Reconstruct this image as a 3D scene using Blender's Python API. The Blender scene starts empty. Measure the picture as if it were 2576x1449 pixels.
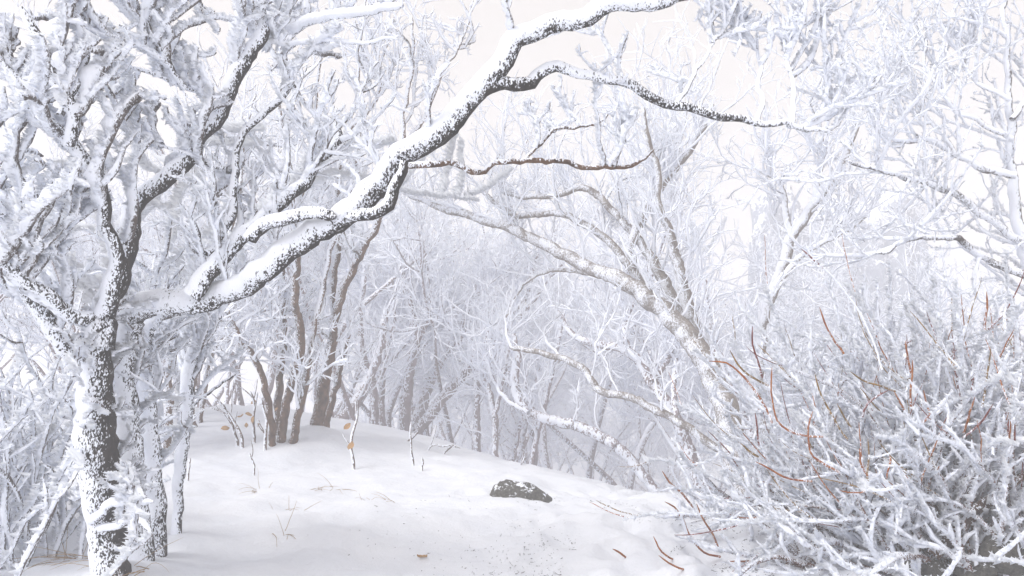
import bpy, math, random
import numpy as np
rng = np.random.default_rng(7)
random.seed(7)
SC = bpy.context.scene
COL = SC.collection

# ------------------------------------------------------------------ camera, sky, sun, exposure
CAM_H, PITCH, FOC = 1.5, math.radians(5.0), 28.0
FW = 36.0 / FOC; FH = FW * 9 / 16
cam_d = bpy.data.cameras.new('camera'); cam = bpy.data.objects.new('camera', cam_d); COL.objects.link(cam)
cam.location = (0, 0, CAM_H); cam.rotation_euler = (math.pi / 2 + PITCH, 0, 0)
cam_d.lens = FOC; cam_d.sensor_width = 36; cam_d.clip_start = 0.05; cam_d.clip_end = 2000
SC.camera = cam
SUN_EL, SUN_AZ = math.radians(50), math.radians(-125)       # high over the camera's left shoulder, behind the cloud
world = bpy.data.worlds.new('World'); SC.world = world; world.use_nodes = True
wn = world.node_tree; wn.nodes.clear()
sky = wn.nodes.new('ShaderNodeTexSky'); sky.sky_type = 'NISHITA'; sky.sun_disc = False
sky.sun_elevation = SUN_EL; sky.sun_rotation = SUN_AZ
sky.air_density = 1.0; sky.dust_density = 6.0; sky.ozone_density = 1.0; sky.altitude = 900
hs = wn.nodes.new('ShaderNodeHueSaturation'); hs.inputs['Saturation'].default_value = 0.75
bg = wn.nodes.new('ShaderNodeBackground'); bg.inputs['Strength'].default_value = 0.082
wo = wn.nodes.new('ShaderNodeOutputWorld')
mixs = wn.nodes.new('ShaderNodeMix'); mixs.data_type = 'RGBA'; mixs.inputs['Factor'].default_value = .68   # cloud cover evens the sky out
mixs.inputs['B'].default_value = (6.7, 6.1, 5.5, 1)
wn.links.new(sky.outputs[0], hs.inputs['Color']); wn.links.new(hs.outputs[0], mixs.inputs['A']); wn.links.new(mixs.outputs['Result'], bg.inputs['Color']); wn.links.new(bg.outputs[0], wo.inputs[0])
sun_d = bpy.data.lights.new('sun', 'SUN'); sun = bpy.data.objects.new('sun', sun_d); COL.objects.link(sun)
sun_d.energy = 1.5; sun_d.angle = math.radians(26); sun_d.color = (1.0, 0.985, 0.965)
sun.rotation_euler = (-(math.pi / 2 - SUN_EL), 0, -SUN_AZ); sun.location = (0, 20, 30)
SC.view_settings.view_transform = 'Standard'; SC.view_settings.look = 'None'
SC.view_settings.exposure = 0.99; SC.view_settings.gamma = 1; SC.view_settings.use_curve_mapping = False
cy = SC.cycles
SC.render.engine = 'CYCLES'
cy.max_bounces = 18; cy.diffuse_bounces = 14; cy.glossy_bounces = 2; cy.transmission_bounces = 14
cy.volume_bounces = 5; cy.transparent_max_bounces = 4
cy.use_adaptive_sampling = True; cy.adaptive_threshold = 0.02
cy.use_denoising = True
cy.sample_clamp_indirect = 6.0
HAZE_DENSITY = 0.026

# ------------------------------------------------------------------ picture <-> place
CP, SP = math.cos(PITCH), math.sin(PITCH)
def at(px, py, d):
    """a sight line of the photograph (2576 wide) followed for d metres forward"""
    a = (px / 2576.0 - .5) * FW; b = (.5 - py / 1449.0) * FH
    return np.array([a * d, d * (CP - b * SP), CAM_H + d * (SP + b * CP)])
def px2m(w, d): return w / 2576.0 * FW * d
def nrm(v): return v / np.maximum(np.linalg.norm(v, axis=-1, keepdims=True), 1e-9)
WIND = nrm(np.array([-0.80, -0.45, 0.36]))               # rime grows into the wind
UP = np.array([0., 0., 1.])

# ------------------------------------------------------------------ noise
_tab = rng.random((256, 256))
def vnoise(x, y):
    xi = np.floor(x).astype(int); yi = np.floor(y).astype(int); fx = x - xi; fy = y - yi
    fx = fx * fx * (3 - 2 * fx); fy = fy * fy * (3 - 2 * fy)
    g = lambda a, b: _tab[a & 255, b & 255]
    return (g(xi, yi) * (1 - fx) + g(xi + 1, yi) * fx) * (1 - fy) + (g(xi, yi + 1) * (1 - fx) + g(xi + 1, yi + 1) * fx) * fy - .5
def fbm(x, y, o=4, s=1.0):
    r = 0; a = 1.0
    for i in range(o): r = r + a * vnoise(x * s + 13.1 * i, y * s + 7.7 * i); s *= 2.03; a *= .5
    return r

# ------------------------------------------------------------------ materials
def new_mat(name):
    m = bpy.data.materials.new(name); m.use_nodes = True; nt = m.node_tree
    b = nt.nodes['Principled BSDF']; return m, nt, b
def N(nt, t, **k):
    n = nt.nodes.new(t)
    for a, v in k.items(): setattr(n, a, v)
    return n
def math_node(nt, op, a, b=None, c=None, clamp=False):
    n = N(nt, 'ShaderNodeMath', operation=op); n.use_clamp = clamp
    for i, v in enumerate((a, b, c)):
        if v is None: continue
        if isinstance(v, (int, float)): n.inputs[i].default_value = v
        else: nt.links.new(v, n.inputs[i])
    return n.outputs[0]
RIME = (0.88, 0.915, 0.99, 1)
def noise_out(nt, vec, scale, detail=2, rough=.5):
    n = N(nt, 'ShaderNodeTexNoise'); n.inputs['Scale'].default_value = scale; n.inputs['Detail'].default_value = detail
    n.inputs['Roughness'].default_value = rough
    nt.links.new(vec, n.inputs['Vector']); return n.outputs[0]
def frosted(name, dark, light, scale=45, amp=1.5, wind=.78, sharp=.17, patch=.35, bump=.012, grain=.9, bias=0.):
    """bark that disappears under rime on its windward side; 'cov' on the mesh says how much is covered"""
    m, nt, b = new_mat(name)
    tc = N(nt, 'ShaderNodeTexCoord'); geo = N(nt, 'ShaderNodeNewGeometry'); at_ = N(nt, 'ShaderNodeAttribute', attribute_name='cov')
    mp = N(nt, 'ShaderNodeMapping'); mp.inputs['Scale'].default_value = (1, 1, .55)
    nt.links.new(tc.outputs['Object'], mp.inputs[0])
    dp = N(nt, 'ShaderNodeVectorMath', operation='DOT_PRODUCT'); dp.inputs[1].default_value = tuple(WIND)
    nt.links.new(geo.outputs['Normal'], dp.inputs[0])
    n1 = noise_out(nt, mp.outputs[0], scale, 2, .6)
    n2 = noise_out(nt, tc.outputs['Object'], scale * .13, 1)
    f = math_node(nt, 'MULTIPLY', dp.outputs['Value'], wind)
    f = math_node(nt, 'ADD', math_node(nt, 'ADD', f, bias), at_.outputs['Fac'])
    vo = N(nt, 'ShaderNodeTexVoronoi'); vo.inputs['Scale'].default_value = scale * 3.4
    wv = N(nt, 'ShaderNodeVectorMath', operation='MULTIPLY_ADD'); nz = N(nt, 'ShaderNodeTexNoise'); nz.inputs['Scale'].default_value = scale * 2; nt.links.new(mp.outputs[0], nz.inputs['Vector'])
    wv.inputs[1].default_value = (.4 / scale,) * 3; nt.links.new(nz.outputs['Color'], wv.inputs[0]); nt.links.new(mp.outputs[0], wv.inputs[2]); nt.links.new(wv.outputs[0], vo.inputs['Vector'])
    sep = N(nt, 'ShaderNodeSeparateXYZ'); nt.links.new(vo.outputs['Color'], sep.inputs[0])
    f = math_node(nt, 'MULTIPLY_ADD', math_node(nt, 'SUBTRACT', n1, .5), amp * .5, f)
    f = math_node(nt, 'MULTIPLY_ADD', math_node(nt, 'SUBTRACT', sep.outputs[0], .5), grain, f)
    f = math_node(nt, 'MULTIPLY_ADD', math_node(nt, 'SUBTRACT', n2, .5), patch * 2, f)
    mr = N(nt, 'ShaderNodeMapRange', interpolation_type='SMOOTHSTEP'); mr.inputs['From Min'].default_value = .5 - sharp; mr.inputs['From Max'].default_value = .5 + sharp
    nt.links.new(f, mr.inputs['Value'])
    bn = noise_out(nt, mp.outputs[0], scale * .5, 3, .6)
    cr = N(nt, 'ShaderNodeMix', data_type='RGBA'); cr.inputs['A'].default_value = (*dark, 1); cr.inputs['B'].default_value = (*light, 1)
    bb = math_node(nt, 'MULTIPLY_ADD', math_node(nt, 'SUBTRACT', bn, .5), 2.4, .5, clamp=True)
    nt.links.new(bb, cr.inputs['Factor'])
    mx = N(nt, 'ShaderNodeMix', data_type='RGBA'); mx.inputs['B'].default_value = RIME
    nt.links.new(mr.outputs[0], mx.inputs['Factor']); nt.links.new(cr.outputs['Result'], mx.inputs['A']); nt.links.new(mx.outputs['Result'], b.inputs['Base Color'])
    bp = N(nt, 'ShaderNodeBump'); bp.inputs['Strength'].default_value = .5; bp.inputs['Distance'].default_value = bump
    nt.links.new(n1, bp.inputs['Height']); nt.links.new(bp.outputs[0], b.inputs['Normal'])
    b.inputs['Roughness'].default_value = .9; b.inputs['Specular IOR Level'].default_value = .15
    return m
def plain(name, c, c2=None, scale=20, rough=.85, bump=0.0, bd=.01):
    m, nt, b = new_mat(name)
    tc = N(nt, 'ShaderNodeTexCoord')
    n = noise_out(nt, tc.outputs['Object'], scale, 3)
    if c2:
        mx = N(nt, 'ShaderNodeMix', data_type='RGBA'); mx.inputs['A'].default_value = (*c, 1); mx.inputs['B'].default_value = (*c2, 1)
        nt.links.new(math_node(nt, 'MULTIPLY_ADD', math_node(nt, 'SUBTRACT', n, .5), 2.2, .5, clamp=True), mx.inputs['Factor'])
        nt.links.new(mx.outputs['Result'], b.inputs['Base Color'])
    else: b.inputs['Base Color'].default_value = (*c, 1)
    if bump:
        bp = N(nt, 'ShaderNodeBump'); bp.inputs['Strength'].default_value = bump; bp.inputs['Distance'].default_value = bd
        nt.links.new(n, bp.inputs['Height']); nt.links.new(bp.outputs[0], b.inputs['Normal'])
    b.inputs['Roughness'].default_value = rough; b.inputs['Specular IOR Level'].default_value = .15
    return m
M_bark = frosted('dark_bark', (.004, .004, .006), (.034, .026, .023), 56, 2.4, bias=.09, grain=.85, sharp=.16)
M_brown = frosted('brown_bark', (.040, .022, .015), (.17, .095, .055), 48, 1.6, grain=.7, bias=.06)
M_grey = frosted('grey_bark', (.16, .135, .125), (.30, .26, .225), 50, 1.3, grain=.5, sharp=.26)
M_far = frosted('far_bark', (.18, .135, .14), (.30, .235, .24), 16, 1.3, sharp=.16)  # lightened bark: part of the fog's fading is put into the colour
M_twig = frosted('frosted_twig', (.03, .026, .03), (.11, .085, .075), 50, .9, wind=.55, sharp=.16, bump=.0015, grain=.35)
M_fartwig = frosted('far_frosted_twig', (.20, .17, .18), (.32, .28, .285), 14, .6, wind=.45, sharp=.2, bump=.002, grain=.3)  # paler copy of the near twig, fog fading mixed into its bark colour
M_shrub = frosted('shrub_stem', (.035, .012, .010), (.17, .065, .035), 60, 1.0, wind=.5, bump=.0015, grain=.45)
M_old = frosted('old_stem_bark', (.016, .009, .008), (.10, .045, .022), 45, 1.5, wind=.35)
M_shoot = frosted('bare_shoot', (.20, .035, .010), (.42, .15, .025), 60, 1.0, wind=.3)
M_rime = plain('rime', (.875, .915, .99), (.92, .945, .99), 48)
M_shoot2 = frosted('dark_red_shoot', (.09, .012, .012), (.22, .045, .03), 60, 1.0, wind=.35)
M_shoot3 = frosted('ochre_shoot', (.10, .06, .02), (.34, .20, .06), 60, 1.0, wind=.35)
def let_light_through(m, k, col):
    nt = m.node_tree; b = nt.nodes['Principled BSDF']; ou = next(n for n in nt.nodes if n.type == 'OUTPUT_MATERIAL'); tr = nt.nodes.new('ShaderNodeBsdfTranslucent'); mx = nt.nodes.new('ShaderNodeMixShader')
    tr.inputs['Color'].default_value = (*col, 1); mx.inputs[0].default_value = k; nt.links.new(b.outputs[0], mx.inputs[1]); nt.links.new(tr.outputs[0], mx.inputs[2]); nt.links.new(mx.outputs[0], ou.inputs['Surface'])
let_light_through(M_rime, .42, (.94, .955, .99))
M_grass = plain('dry_grass', (.22, .13, .06), (.42, .30, .17), 30)
M_leaf = plain('dry_leaf', (.34, .19, .08), (.50, .32, .16), 40)

# ------------------------------------------------------------------ object plumbing
def link(o, parent=None):
    COL.objects.link(o)
    if parent is not None: o.parent = parent
    return o
def tag(o, label=None, cat=None, group=None, kind=None):
    if label: o['label'] = label
    if cat: o['category'] = cat
    if group: o['group'] = group
    if kind: o['kind'] = kind
    return o
def mesh_from(name, V, F, mat, cov=None, smooth=True):
    """V (n,3), F (m,k) constant-size faces"""
    me = bpy.data.meshes.new(name)
    V = np.asarray(V, np.float32); F = np.asarray(F, np.int32); k = F.shape[1]
    me.vertices.add(len(V)); me.vertices.foreach_set('co', V.ravel())
    me.loops.add(F.size); me.loops.foreach_set('vertex_index', F.ravel())
    me.polygons.add(len(F)); me.polygons.foreach_set('loop_start', np.arange(0, F.size, k, dtype=np.int32))
    me.polygons.foreach_set('loop_total', np.full(len(F), k, np.int32))
    if smooth: me.polygons.foreach_set('use_smooth', np.ones(len(F), bool))
    me.update(calc_edges=True)
    if cov is not None:
        a = me.attributes.new('cov', 'FLOAT', 'POINT')
        a.data.foreach_set('value', np.broadcast_to(np.asarray(cov, np.float32), (len(V),)).astype(np.float32).copy())
    me.materials.append(mat)
    return me
def obj(name, me, parent=None, origin=None):
    o = bpy.data.objects.new(name, me)
    return link(o, parent)
def empty(name, loc, label, cat, group=None):
    o = bpy.data.objects.new(name, None); o.location = loc; o.empty_display_size = .2
    COL.objects.link(o); return tag(o, label, cat, group)

# ------------------------------------------------------------------ growing and skinning
def catmull(P, n):
    P = np.asarray(P, float); Q = np.vstack([2 * P[0] - P[1], P, 2 * P[-1] - P[-2]])
    L = np.r_[0, np.cumsum(np.linalg.norm(np.diff(P[:, :3], axis=0), axis=1))]
    s = np.linspace(0, L[-1], n); i = np.clip(np.searchsorted(L, s, side='right') - 1, 0, len(P) - 2)
    t = ((s - L[i]) / np.maximum(L[i + 1] - L[i], 1e-9))[:, None]
    a, b, c, d = Q[i], Q[i + 1], Q[i + 2], Q[i + 3]
    return .5 * (2 * b + (c - a) * t + (2 * a - 5 * b + 4 * c - d) * t ** 2 + (3 * b - a - 3 * c + d) * t ** 3)
def grow(S, D, L, K, wig=.25, trop=UP, tk=.05, R0=None, taper=.35, crook=.0):
    """N branches of K points from starts S along D; returns P (N,K,3), R (N,K)"""
    n = len(S); P = np.empty((n, K, 3)); P[:, 0] = S; d = nrm(D); st = (L / (K - 1))[:, None]
    drift = rng.normal(size=(n, 3)) * wig * .35
    for k in range(1, K):
        d = nrm(d + rng.normal(size=(n, 3)) * wig * (.6 if k % 2 else 1.0) + drift + trop * tk)
        P[:, k] = P[:, k - 1] + d * st
    R = R0[:, None] * np.linspace(1, taper, K)[None]
    return P, R
def spawn(P, R, counts, tmin=.15, ang=(35, 65), bias=None, bk=0.0):
    """side-branch starts on the branches P; counts per branch; returns starts, dirs, local radius, parent t, parent index"""
    n, K, _ = P.shape; idx = np.repeat(np.arange(n), counts); m = len(idx)
    t = tmin + (1 - tmin) * rng.random(m) ** .9; x = t * (K - 1); i = np.minimum(x.astype(int), K - 2); f = (x - i)[:, None]
    S = P[idx, i] * (1 - f) + P[idx, i + 1] * f; T = nrm(P[idx, i + 1] - P[idx, i])
    r = R[idx, i] * (1 - f[:, 0]) + R[idx, i + 1] * f[:, 0]
    q = rng.normal(size=(m, 3)); q = nrm(q - (q * T).sum(1, keepdims=True) * T)
    if bias is not None: q = nrm(q + bias * bk); q = nrm(q - (q * T).sum(1, keepdims=True) * T)
    a = np.radians(rng.uniform(*ang, m))[:, None]
    return S, T * np.cos(a) + q * np.sin(a), r, t, idx
def skin(P, R, S=5, frost=0., jag=.3, wind=WIND, pw=1.3, all_round=.25, tip=.35):
    """tubes round the polylines; rime thickness 'frost' (scalar, (N,) or (N,K)) piles up on the windward side"""
    n, K, _ = P.shape
    T = np.empty_like(P); T[:, 1:-1] = P[:, 2:] - P[:, :-2]; T[:, 0] = P[:, 1] - P[:, 0]; T[:, -1] = P[:, -1] - P[:, -2]; T = nrm(T)
    avg = nrm(P[:, -1] - P[:, 0]); axis = np.zeros((n, 3)); axis[np.arange(n), np.argmin(abs(avg), axis=1)] = 1
    U = nrm(np.cross(T, axis[:, None, :])); V = np.cross(T, U)
    th = np.arange(S) * 2 * math.pi / S
    nn = U[:, :, None, :] * np.cos(th)[None, None, :, None] + V[:, :, None, :] * np.sin(th)[None, None, :, None]
    e = np.clip((nn @ wind) * .5 + .5, 0, 1) ** pw; e = all_round + (1 - all_round) * e
    fr = np.asarray(frost, float)
    if fr.ndim == 1: fr = fr[:, None]
    fr = np.broadcast_to(fr, (n, K))[:, :, None]
    j = 1 + jag * rng.normal(size=(n, K, S)); j = np.clip(j, .2, 2.2)
    rad = R[:, :, None] * (1 + jag * .12 * rng.normal(size=(n, K, S))) + fr * e * j
    rad[:, -1] *= tip
    Vt = P[:, :, None, :] + nn * rad[..., None]
    Vt = Vt.reshape(-1, 3)
    a = np.arange(n)[:, None, None] * K * S + np.arange(K - 1)[None, :, None] * S; s = np.arange(S)[None, None, :]; s2 = (s + 1) % S
    F = np.stack([a + s, a + s2, a + S + s2, a + S + s], -1).reshape(-1, 4)
    return Vt, F
OCT_V = np.array([[1, 0, 0], [0, 1, 0], [0, 0, 1], [0, -1, 0], [0, 0, -1], [-.55, 0, 0]], float)
OCT_F = np.array([[0, 1, 2], [0, 2, 3], [0, 3, 4], [0, 4, 1], [5, 2, 1], [5, 3, 2], [5, 4, 3], [5, 1, 4]])
PYR_F = OCT_F[:4]
def flakes(P, R, per_m, size, frost=0., bias=.9, wk=.8, elong=2.0, seg_w=None):
    """rime feathers: small lumps on the surface of the branches, leaning into the wind"""
    n, K, _ = P.shape; L = np.linalg.norm(np.diff(P, axis=1), axis=2); w = L * per_m
    if seg_w is not None: w = w * seg_w
    tot = rng.poisson(w.sum()); 
    if tot < 1: tot = 1
    pick = rng.choice(n * (K - 1), size=tot, p=(w / w.sum()).ravel()); bi, ki = pick // (K - 1), pick % (K - 1)
    f = rng.random((tot, 1)); A, B = P[bi, ki], P[bi, ki + 1]; T = nrm(B - A); C = A * (1 - f) + B * f
    r = R[bi, ki] * (1 - f[:, 0]) + R[bi, ki + 1] * f[:, 0]
    q = rng.normal(size=(tot, 3)) + WIND * bias; q = nrm(q - (q * T).sum(1, keepdims=True) * T)
    e = np.clip((q @ WIND) * .5 + .5, 0, 1)
    fr = np.asarray(frost, float)
    fr = fr if fr.ndim == 0 else (fr[bi] if fr.ndim == 1 else fr[bi, ki])
    C = C + q * (r * .92 + fr * e * .85)[:, None]
    d = nrm(q * (1 - wk) + WIND * wk + rng.normal(size=(tot, 3)) * .38)
    x = nrm(np.cross(d, rng.normal(size=(tot, 3)))); y = np.cross(d, x)
    s = size * rng.lognormal(0, .38, tot) * (.35 + .75 * e)
    bx = x * (s * rng.uniform(.45, .85, tot))[:, None]; by = y * (s * rng.uniform(.45, .85, tot))[:, None]; tip = C + d * (s * elong)[:, None]; C0_ = C - q * (s * .35)[:, None]
    V = np.stack([tip, C0_ + bx, C0_ - bx * .5 + by * .87, C0_ - bx * .5 - by * .87], 1)
    F = (np.arange(tot) * 4)[:, None, None] + np.array([[0, 1, 2], [0, 2, 3], [0, 3, 1]])[None]
    return V.reshape(-1, 3), F.reshape(-1, 3)
class Bag:
    """collects geometry for ONE mesh"""
    def __init__(s): s.V = []; s.F = []; s.C = []; s.n = 0
    def add(s, VF, cov=0.):
        V, F = VF; s.V.append(V); s.F.append(F + s.n); s.n += len(V); s.C.append(np.broadcast_to(cov, (len(V),)))
    def build(s, name, mat, parent=None, off=None, kind=None, smooth=True):
        V = np.vstack(s.V)
        if off is not None: V = V - off
        o = obj(name, mesh_from(name, V, np.vstack(s.F), mat, np.concatenate(s.C), smooth), parent)
        if kind: o['kind'] = kind
        return o

# ------------------------------------------------------------------ the ground
ctl = [at(*c) for c in [(0, 1449, 4.0), (290, 1449, 4.05), (800, 1449, 4.25), (1288, 1449, 4.3), (1900, 1449, 4.1), (2576, 1449, 3.9),
    (450, 1295, 5.2), (800, 1290, 5.7), (1288, 1300, 5.6), (1800, 1310, 5.5), (1310, 1250, 6.4), (720, 1130, 8.0), (480, 1120, 8.2), (795, 1090, 8.6), (560, 1025, 11),
    (480, 1040, 11.5), (920, 1090, 9.6), (1100, 1125, 9.6), (1300, 1170, 9.0), (1500, 1210, 8.4), (1700, 1255, 7.8), (2000, 1285, 7.2), (2300, 1330, 6),
    (1015, 1100, 15), (1230, 1155, 14), (1335, 1180, 13.5), (950, 1090, 15)]]
ctl += [np.array(c, float) for c in [(0, 0, 0), (-5, 0, .45), (5, 0, .3), (-5, -7, .2), (5, -7, .1), (-8, 7, .7), (8, 7, .1), (6, 12, -1.3), (2, 13, -1.2), (3.5, 11, -.9),
    (0, 20, -1.8), (10, 20, -3.5), (-7, 16, .5), (-12, 25, -1), (0, 28, -3.5), (14, 10, -1.0), (-14, 10, .6), (14, -10, 0), (-14, -10, 0), (-25, 25, -2), (25, 25, -5), (0, 40, -5), (-30, 0, 0), (30, 0, -2)]]
ctl = np.array(ctl)
def _phi(r2): return np.where(r2 > 1e-12, .5 * r2 * np.log(np.maximum(r2, 1e-12)), 0)
_n = len(ctl); _A = np.zeros((_n + 3, _n + 3)); _d = ((ctl[:, None, :2] - ctl[None, :, :2]) ** 2).sum(-1)
_A[:_n, :_n] = _phi(_d) + np.eye(_n) * .12; _A[:_n, _n] = 1; _A[:_n, _n + 1:] = ctl[:, :2]; _A[_n:, :_n] = _A[:_n, _n:].T
_w = np.linalg.solve(_A, np.r_[ctl[:, 2], 0, 0, 0])
def ground_base(x, y):
    x = np.asarray(x, float); y = np.asarray(y, float); sh = x.shape; x = x.ravel(); y = y.ravel()
    out = _w[_n] + _w[_n + 1] * x + _w[_n + 2] * y
    for c, w in zip(ctl, _w[:_n]): out = out + w * _phi((x - c[0]) ** 2 + (y - c[1]) ** 2)
    r = np.hypot(x, y); f = np.clip((r - 24) / 20, 0, 1); f = f * f * (3 - 2 * f)
    far = -4.2 + .6 * fbm(x, y, 3, .05)
    return (out * (1 - f) + far * f).reshape(sh)
_dr = np.random.default_rng(5); _dy = _dr.uniform(3.9, 9.5, 90); _dents = np.c_[.25 * _dy - .2 + _dr.normal(size=90) * .75, _dy, _dr.uniform(.07, .15, 90), _dr.uniform(.02, .05, 90)]
_feet = [(*at(708, 1125, 8.05)[:2], .42, .10), (*at(800, 1088, 8.6)[:2], .34, .10), (*at(290, 1449, 3.75)[:2], .30, .09), (*at(385, 1300, 4.1)[:2], .22, .06), (*at(445, 1300, 4.6)[:2], .18, .06), (*at(1312, 1240, 6.6)[:2], .40, .015)]
def ground_z(x, y):
    z = ground_base(x, y); x = np.asarray(x, float); y = np.asarray(y, float)
    z = z + .07 * fbm(x, y, 3, .9)
    tr = np.exp(-((x - .25 * y + .6 - .9) / 1.5) ** 2)               # the trodden path down the middle
    z = z + (.05 + .07 * tr) * fbm(x + 3, y, 3, 2.6) + (.03 + .06 * tr) * np.abs(fbm(x, y + 9, 3, 4.2))
    for a, b_, w, h in _dents:                                       # old footprints, half filled
        q = ((x - a) ** 2 + ((y - b_) * .75) ** 2) / w ** 2; z = z - h * np.exp(-q ** 2) + h * .35 * np.exp(-(np.sqrt(q) - 1.35) ** 2 * 9)
    for a, b_, w, h in _feet: z = z + h * np.exp(-((x - a) ** 2 + (y - b_) ** 2) / w ** 2)   # drifts round the feet of the trunks
    return z
def gz(x, y): return float(ground_z(np.array([x]), np.array([y]))[0])
def grid_axis(near, step, far, growth):
    a = list(np.arange(0, near, step)); s = step
    while a[-1] < far: s *= growth; a.append(a[-1] + s)
    return np.array(a)
gx = grid_axis(3.6, .036, 170, 1.09); gx = np.r_[-gx[:0:-1], gx]
gy = np.r_[-grid_axis(1, .3, 120, 1.3)[:0:-1], grid_axis(10.5, .045, 175, 1.09)]
X, Y = np.meshgrid(gx, gy, indexing='ij'); Z = ground_z(X, Y)
nx, ny = X.shape; I = np.arange(nx * ny).reshape(nx, ny)
F = np.stack([I[:-1, :-1], I[1:, :-1], I[1:, 1:], I[:-1, 1:]], -1).reshape(-1, 4)
M_snow = plain('snow', (.655, .68, .735), (.715, .735, .78), 3, rough=.8)
nt = M_snow.node_tree; b = nt.nodes['Principled BSDF']; tc = N(nt, 'ShaderNodeTexCoord')
h = math_node(nt, 'ADD', noise_out(nt, tc.outputs['Object'], 14, 5, .65), math_node(nt, 'MULTIPLY', noise_out(nt, tc.outputs['Object'], 60, 2, .5), .12))
bp = N(nt, 'ShaderNodeBump'); bp.inputs['Strength'].default_value = .45; bp.inputs['Distance'].default_value = .03
nt.links.new(h, bp.inputs['Height']); nt.links.new(bp.outputs[0], b.inputs['Normal'])
g = obj('snow_ground', mesh_from('snow_ground', np.stack([X, Y, Z], -1).reshape(-1, 3), F, M_snow)); tag(g, kind='structure')

# ------------------------------------------------------------------ hand-laid limbs
def lay(pts, d, w, n=None, wob=.012):
    """pts: picture polyline; d: (start, end) or list of depths; w: widths in picture pixels; returns P (1,n,3), R (1,n)"""
    m = len(pts); d = np.interp(np.linspace(0, 1, m), np.linspace(0, 1, len(d)), d); w = np.interp(np.linspace(0, 1, m), np.linspace(0, 1, len(w)), w)
    Q = np.array([np.r_[at(p[0], p[1], dd), px2m(ww, dd) / 2] for p, dd, ww in zip(pts, d, w)])
    L = np.linalg.norm(np.diff(Q[:, :3], axis=0), axis=1).sum()
    n = n or max(6, int(L / .035)); C = catmull(Q, n)
    k = rng.normal(size=(n, 3)); k = (k + np.roll(k, 1, 0) + np.roll(k, -1, 0)) / 3; k[0] *= .2
    C[:, :3] += k * wob; return C[None, :, :3], np.maximum(C[None, :, 3], .003)
def plant(pts, d, w, **k):
    """a stem whose foot is carried down into the snow where it stands"""
    P, R = lay(pts, d, w, **k); f = P[0, 0].copy(); z = gz(f[0], f[1]) - .12
    if f[2] > z:
        ex = np.linspace(1, 0, 6)[:-1]; add = np.stack([f[0] + 0 * ex, f[1] + 0 * ex, f[2] + (z - f[2]) * ex], -1)
        P = np.concatenate([add[None], P], 1); R = np.concatenate([np.full((1, 5), R[0, 0]) * np.linspace(1.25, 1.02, 5)[None], R], 1)
    return P, R
def rimed_limb(root, off, name, P, R, mat, cov, frost, S=12, fl=260, fs=.014, jag=.45, bias=.9, label=None):
    """a thick limb: bark tube with its own rime mantle and feathers as a sub-part"""
    bk = Bag(); V, F = skin(P, R, S, 0, .35); c = cov if np.isscalar(cov) else np.repeat(np.interp(np.linspace(0, 1, P.shape[1]), np.linspace(0, 1, len(cov)), cov), S)
    bk.add((V, F), c); o = bk.build(name, mat, root, off)
    K = P.shape[1]; lump = 1 + .8 * np.convolve(rng.normal(size=K + 8), np.ones(9) / 3, 'valid')[None] * .5; lump = np.clip(lump, .3, 1.9); tt = np.linspace(0, 1, K); ends = np.clip(np.minimum(tt * 9, (1 - tt) * 14) + .05, 0, 1)[None]; lump = lump * ends
    # mantle: pushed bodily to windward and sunk on the lee, so the bark stays bare there
    fb = Bag(); T = nrm(np.gradient(P[0], axis=0))[None]; wv = nrm(WIND - (T @ WIND)[..., None] * T)
    side = np.linalg.norm(np.cross(T, WIND), axis=-1)
    sh = (R * .26 * ends + frost * .42 * lump * side)[..., None]
    fb.add(skin(P + wv * sh, R * (.55 + .29 * ends), S, frost * .38 * lump, jag * 1.6, pw=1.6, all_round=0), .9)
    fo = fb.build('frost', M_rime, o); fo['kind'] = 'stuff'
    fl_b = Bag(); Vq, Fq = flakes(P + wv * sh, R * .88, fl * 1.1, fs * 1.3, frost * .5 * lump, bias=bias, elong=2.3); big = flakes(P + wv * sh, R * .95, fl * .22, fs * 2.1, frost * .45 * lump, bias=1.3, elong=1.5)
    fl_b.add((Vq, Fq)); fl_b.add(big); fl_b.add(flakes(P, R, fl * .35, fs * .62, 0, bias=.25, wk=.35, elong=1.5)); q = fl_b.build('frost_feathers', M_rime, o, smooth=False); q['kind'] = 'stuff'
    return o
TRI = []
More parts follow.
